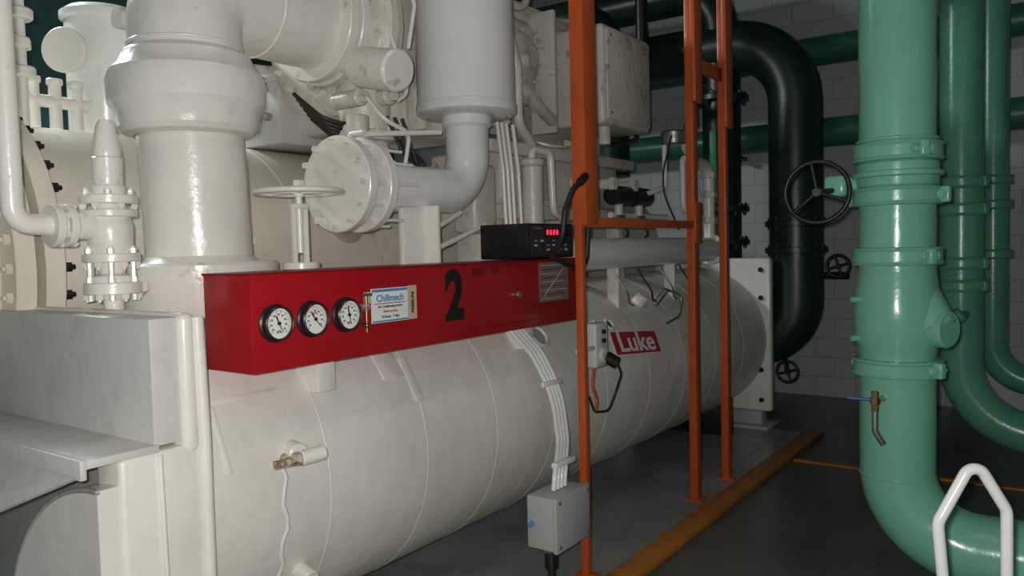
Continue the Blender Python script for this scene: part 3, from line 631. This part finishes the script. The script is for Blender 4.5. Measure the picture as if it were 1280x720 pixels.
box(g1,'gear_case',(PX-.11,PX+.02),(PY+.2,PY+.30),(1.80,1.90),GREEN,.02,3)
cyl(g1,'gear_shaft',(PX-.1,PY+.26,1.83),(PX-.22,PY+.30,1.82),.014,DKMET,seg=12)
handwheel(g1,'operating_wheel',(PX-.22,PY+.30,1.82),(-1,-.12,0),.14,.011,DKMET,3,.02)
cyl(g1,'drain_spigot',(PX-.15,PY+.03,.875),(PX-.24,PY+.05,.875),.014,STEEL,seg=12)
cyl(g1,'drain_valve_body',(PX-.24,PY+.05,.92),(PX-.24,PY+.05,.83),.016,BRASS,seg=8)
cyl(g1,'drain_valve_nut',(PX-.24,PY+.05,.89),(PX-.24,PY+.05,.86),.022,BRASS,seg=6)
tube(g1,'drain_lever',[(PX-.24,PY+.04,.88),(PX-.26,PY+.16,.885)],.007,BLUE,seg=8)
tube(g1,'drain_tail',[(PX-.24,PY+.05,.84),(PX-.24,PY+.05,.74),(PX-.22,PY+.02,.68)],.014,STEEL,R=.03,seg=12)
ring(g1,'weld_seam',(PX,PY,.50),(0,0,1),PR,.004,GREEN)
ring(g1,'collar_seam',(PX,PY,2.045),(0,0,1),PR+.006,.008,GREEN)
g2=group('green_water_pipe'); 
AX,AY,AR=6.17,.64,.135
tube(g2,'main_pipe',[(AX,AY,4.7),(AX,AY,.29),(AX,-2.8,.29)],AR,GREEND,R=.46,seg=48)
for i,zz in enumerate((1.96,1.78,1.42,1.27)):
    coupling(g2,'grooved_coupling_%d'%(i+1),AX,AY,zz,AR,.085,GREEND,lug=-2.2)
cyl(g2,'gauge_cock_body',(AX-.1,AY-.04,1.08),(AX-.3,AY+.0,1.08),.03,STEEL,seg=12)
cyl(g2,'gauge_cock_head',(AX-.3,AY+.02,1.06),(AX-.3,AY-.04,1.1),.05,GREEND,seg=16)
cyl(g2,'gauge_cock_tail',(AX-.26,AY,1.05),(AX-.26,AY,.92),.025,STEEL,seg=12)
g3=group('green_water_pipe')
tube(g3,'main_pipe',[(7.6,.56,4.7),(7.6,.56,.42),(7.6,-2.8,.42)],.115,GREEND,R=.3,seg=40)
for i,zz in enumerate((2.05,1.85,1.45)): coupling(g3,'grooved_coupling_%d'%(i+1),7.6,.56,zz,.115,.08,GREEND,lug=-.7)
g4=group('wall_water_main')
tube(g4,'upper_main',[(8.15,4.5,3.43),(8.15,-3.8,3.43)],.14,MGREEN,seg=40)
g5=group('wall_water_main')
tube(g5,'lower_main',[(8.15,4.5,2.64),(8.15,-3.8,2.64)],.14,MGREEN,seg=40)
for yy in (2.9,1.1,-1): 
    box(g5,'wall_bracket',(8.1,8.45),(yy-.03,yy+.03),(2.46,2.5),DKMET,.003)
# ------------------------------------------------------------------ dark chilled water pipes
d1=group('dark_chilled_water_pipe')
tube(d1,'riser_and_header',[(7.12,2.75,.72),(7.12,2.0,.72),(7.12,2.0,3.35),(7.12,5.5,3.35)],.225,DGREEN,R=.55,seg=48)
for i,zz in enumerate((1.52,1.75)): flange(d1,'valve_flange_%d'%(i+1),(7.12,2.0,zz),(0,0,1),.26,.05,DGREEN,12,.018,both=True)
cyl(d1,'valve_stem',(7.1,1.8,1.3),(7.0,1.55,1.3),.03,DKMET,seg=12)
handwheel(d1,'valve_wheel',(6.98,1.62,1.38),(-1,0,0),.09,.014,DKMET,4,.02)
handwheel(d1,'drain_wheel',(6.9,2.02,.48),(-1,0,0),.09,.012,DKMET,4,.02)
cyl(d1,'drain_wheel_stem',(6.9,2.02,.48),(7.12,2.1,.55),.02,DKMET,seg=12)
d2=group('dark_chilled_water_pipe')
tube(d2,'return_riser',[(7.12,2.66,1.2),(7.12,2.66,3.9),(7.12,5.5,3.9)],.17,DGREEN,R=.4,seg=40)
for i,zz in enumerate((1.6,1.9,2.9)): flange(d2,'riser_flange_%d'%(i+1),(7.12,2.66,zz),(0,0,1),.24,.05,DGREEN,10,.018,both=True)
LG=paint('label_green',(.03,.3,.15),.4,bump=0)
box(d2,'flow_direction_label',(6.93,6.948),(2.64,2.70),(2.2,2.6),LG,.001)
d3=group('overhead_dark_header')
tube(d3,'header',[(6.3,3.4,2.2),(6.3,3.4,3.6),(6.3,6.5,3.6)],.2,DGREEN,R=.4,seg=40)
tube(d3,'branch',[(6.0,2.9,4.7),(6.0,2.9,3.0),(6.5,3.4,2.9)],.05,DKMET,R=.2,seg=20)
# ------------------------------------------------------------------ white tubular handle
tr=group('trolley_push_handle')
tube(tr,'handle_tube',[(2.50,.295,.02),(2.50,.295,.55),(2.476,.312,.80),(2.527,.244,.95),(2.546,.214,.95),(2.587,.154,.83),(2.59,.15,.02)],.016,WHITE,R=.05,seg=16)
tube(tr,'lower_crossbar',[(2.50,.295,.25),(2.59,.15,.25)],.012,WHITE,seg=12)
box(tr,'base_plate',(2.45,2.8),(.08,.36),(0,.03),DKMET,.004)
# ------------------------------------------------------------------ ceiling light fittings
lf=group('fluorescent_light_fitting')
box(lf,'tray',(1.2,2.6),(5.9,6.05),(4.25,4.32),WHITE,.01)
tube(lf,'tube_lamp',[(1.25,5.975,4.22),(2.55,5.975,4.22)],.016,TUBE,seg=12)
for xx in (1.4,2.4): cyl(lf,'hanger',(xx,5.975,4.3),(xx,5.975,4.7),.006,STEEL,seg=8)
# ------------------------------------------------------------------ lights
def area(name,loc,rot,size,power,col=(1,1,1),sy=None):
    l=bpy.data.lights.new(name,'AREA'); l.energy=power; l.color=col; l.size=size
    if sy: l.shape='RECTANGLE'; l.size_y=sy
    o=bpy.data.objects.new(name,l); o.location=loc; o.rotation_euler=rot; COL.objects.link(o); return o
area('ceiling_lamp_light',(1.9,5.7,4.18),(math.radians(-20),0,0),1.4,170,(.90,1,1),.3)
area('ambient_fill_light',(2.0,.8,4.5),(math.radians(20),0,0),1.4,7,(1,.95,.88),.4)  # added weak overhead fill for ambient level, no lamp fitting here
fl=bpy.data.lights.new('camera_flash','POINT'); fl.energy=210; fl.color=(1,.985,.96); fl.shadow_soft_size=.02
fo=bpy.data.objects.new('camera_flash',fl); fo.location=(-.02,.03,1.63); COL.objects.link(fo)
w=bpy.data.worlds.new('world'); SC.world=w; w.use_nodes=True
w.node_tree.nodes['Background'].inputs[0].default_value=(.6,.75,.8,1); w.node_tree.nodes['Background'].inputs[1].default_value=.01
# ------------------------------------------------------------------ camera
yaw,p,r=math.radians(35.335),math.radians(2.889),math.radians(-1.436)
f=V((math.cos(yaw)*math.cos(p),math.sin(yaw)*math.cos(p),-math.sin(p)))
rt=V((math.sin(yaw),-math.cos(yaw),0)); up=rt.cross(f)
rt2=rt*math.cos(r)+up*math.sin(r); up2=-rt*math.sin(r)+up*math.cos(r)
cam=bpy.data.cameras.new('camera'); cam.sensor_width=36; cam.lens=997.2/1280*36; cam.clip_start=.05
oc=bpy.data.objects.new('camera',cam); COL.objects.link(oc)
M=Matrix((rt2,up2,-f)).transposed().to_4x4(); M.translation=V((0,0,1.6)); oc.matrix_world=M
SC.camera=oc
SC.view_settings.view_transform='Standard'
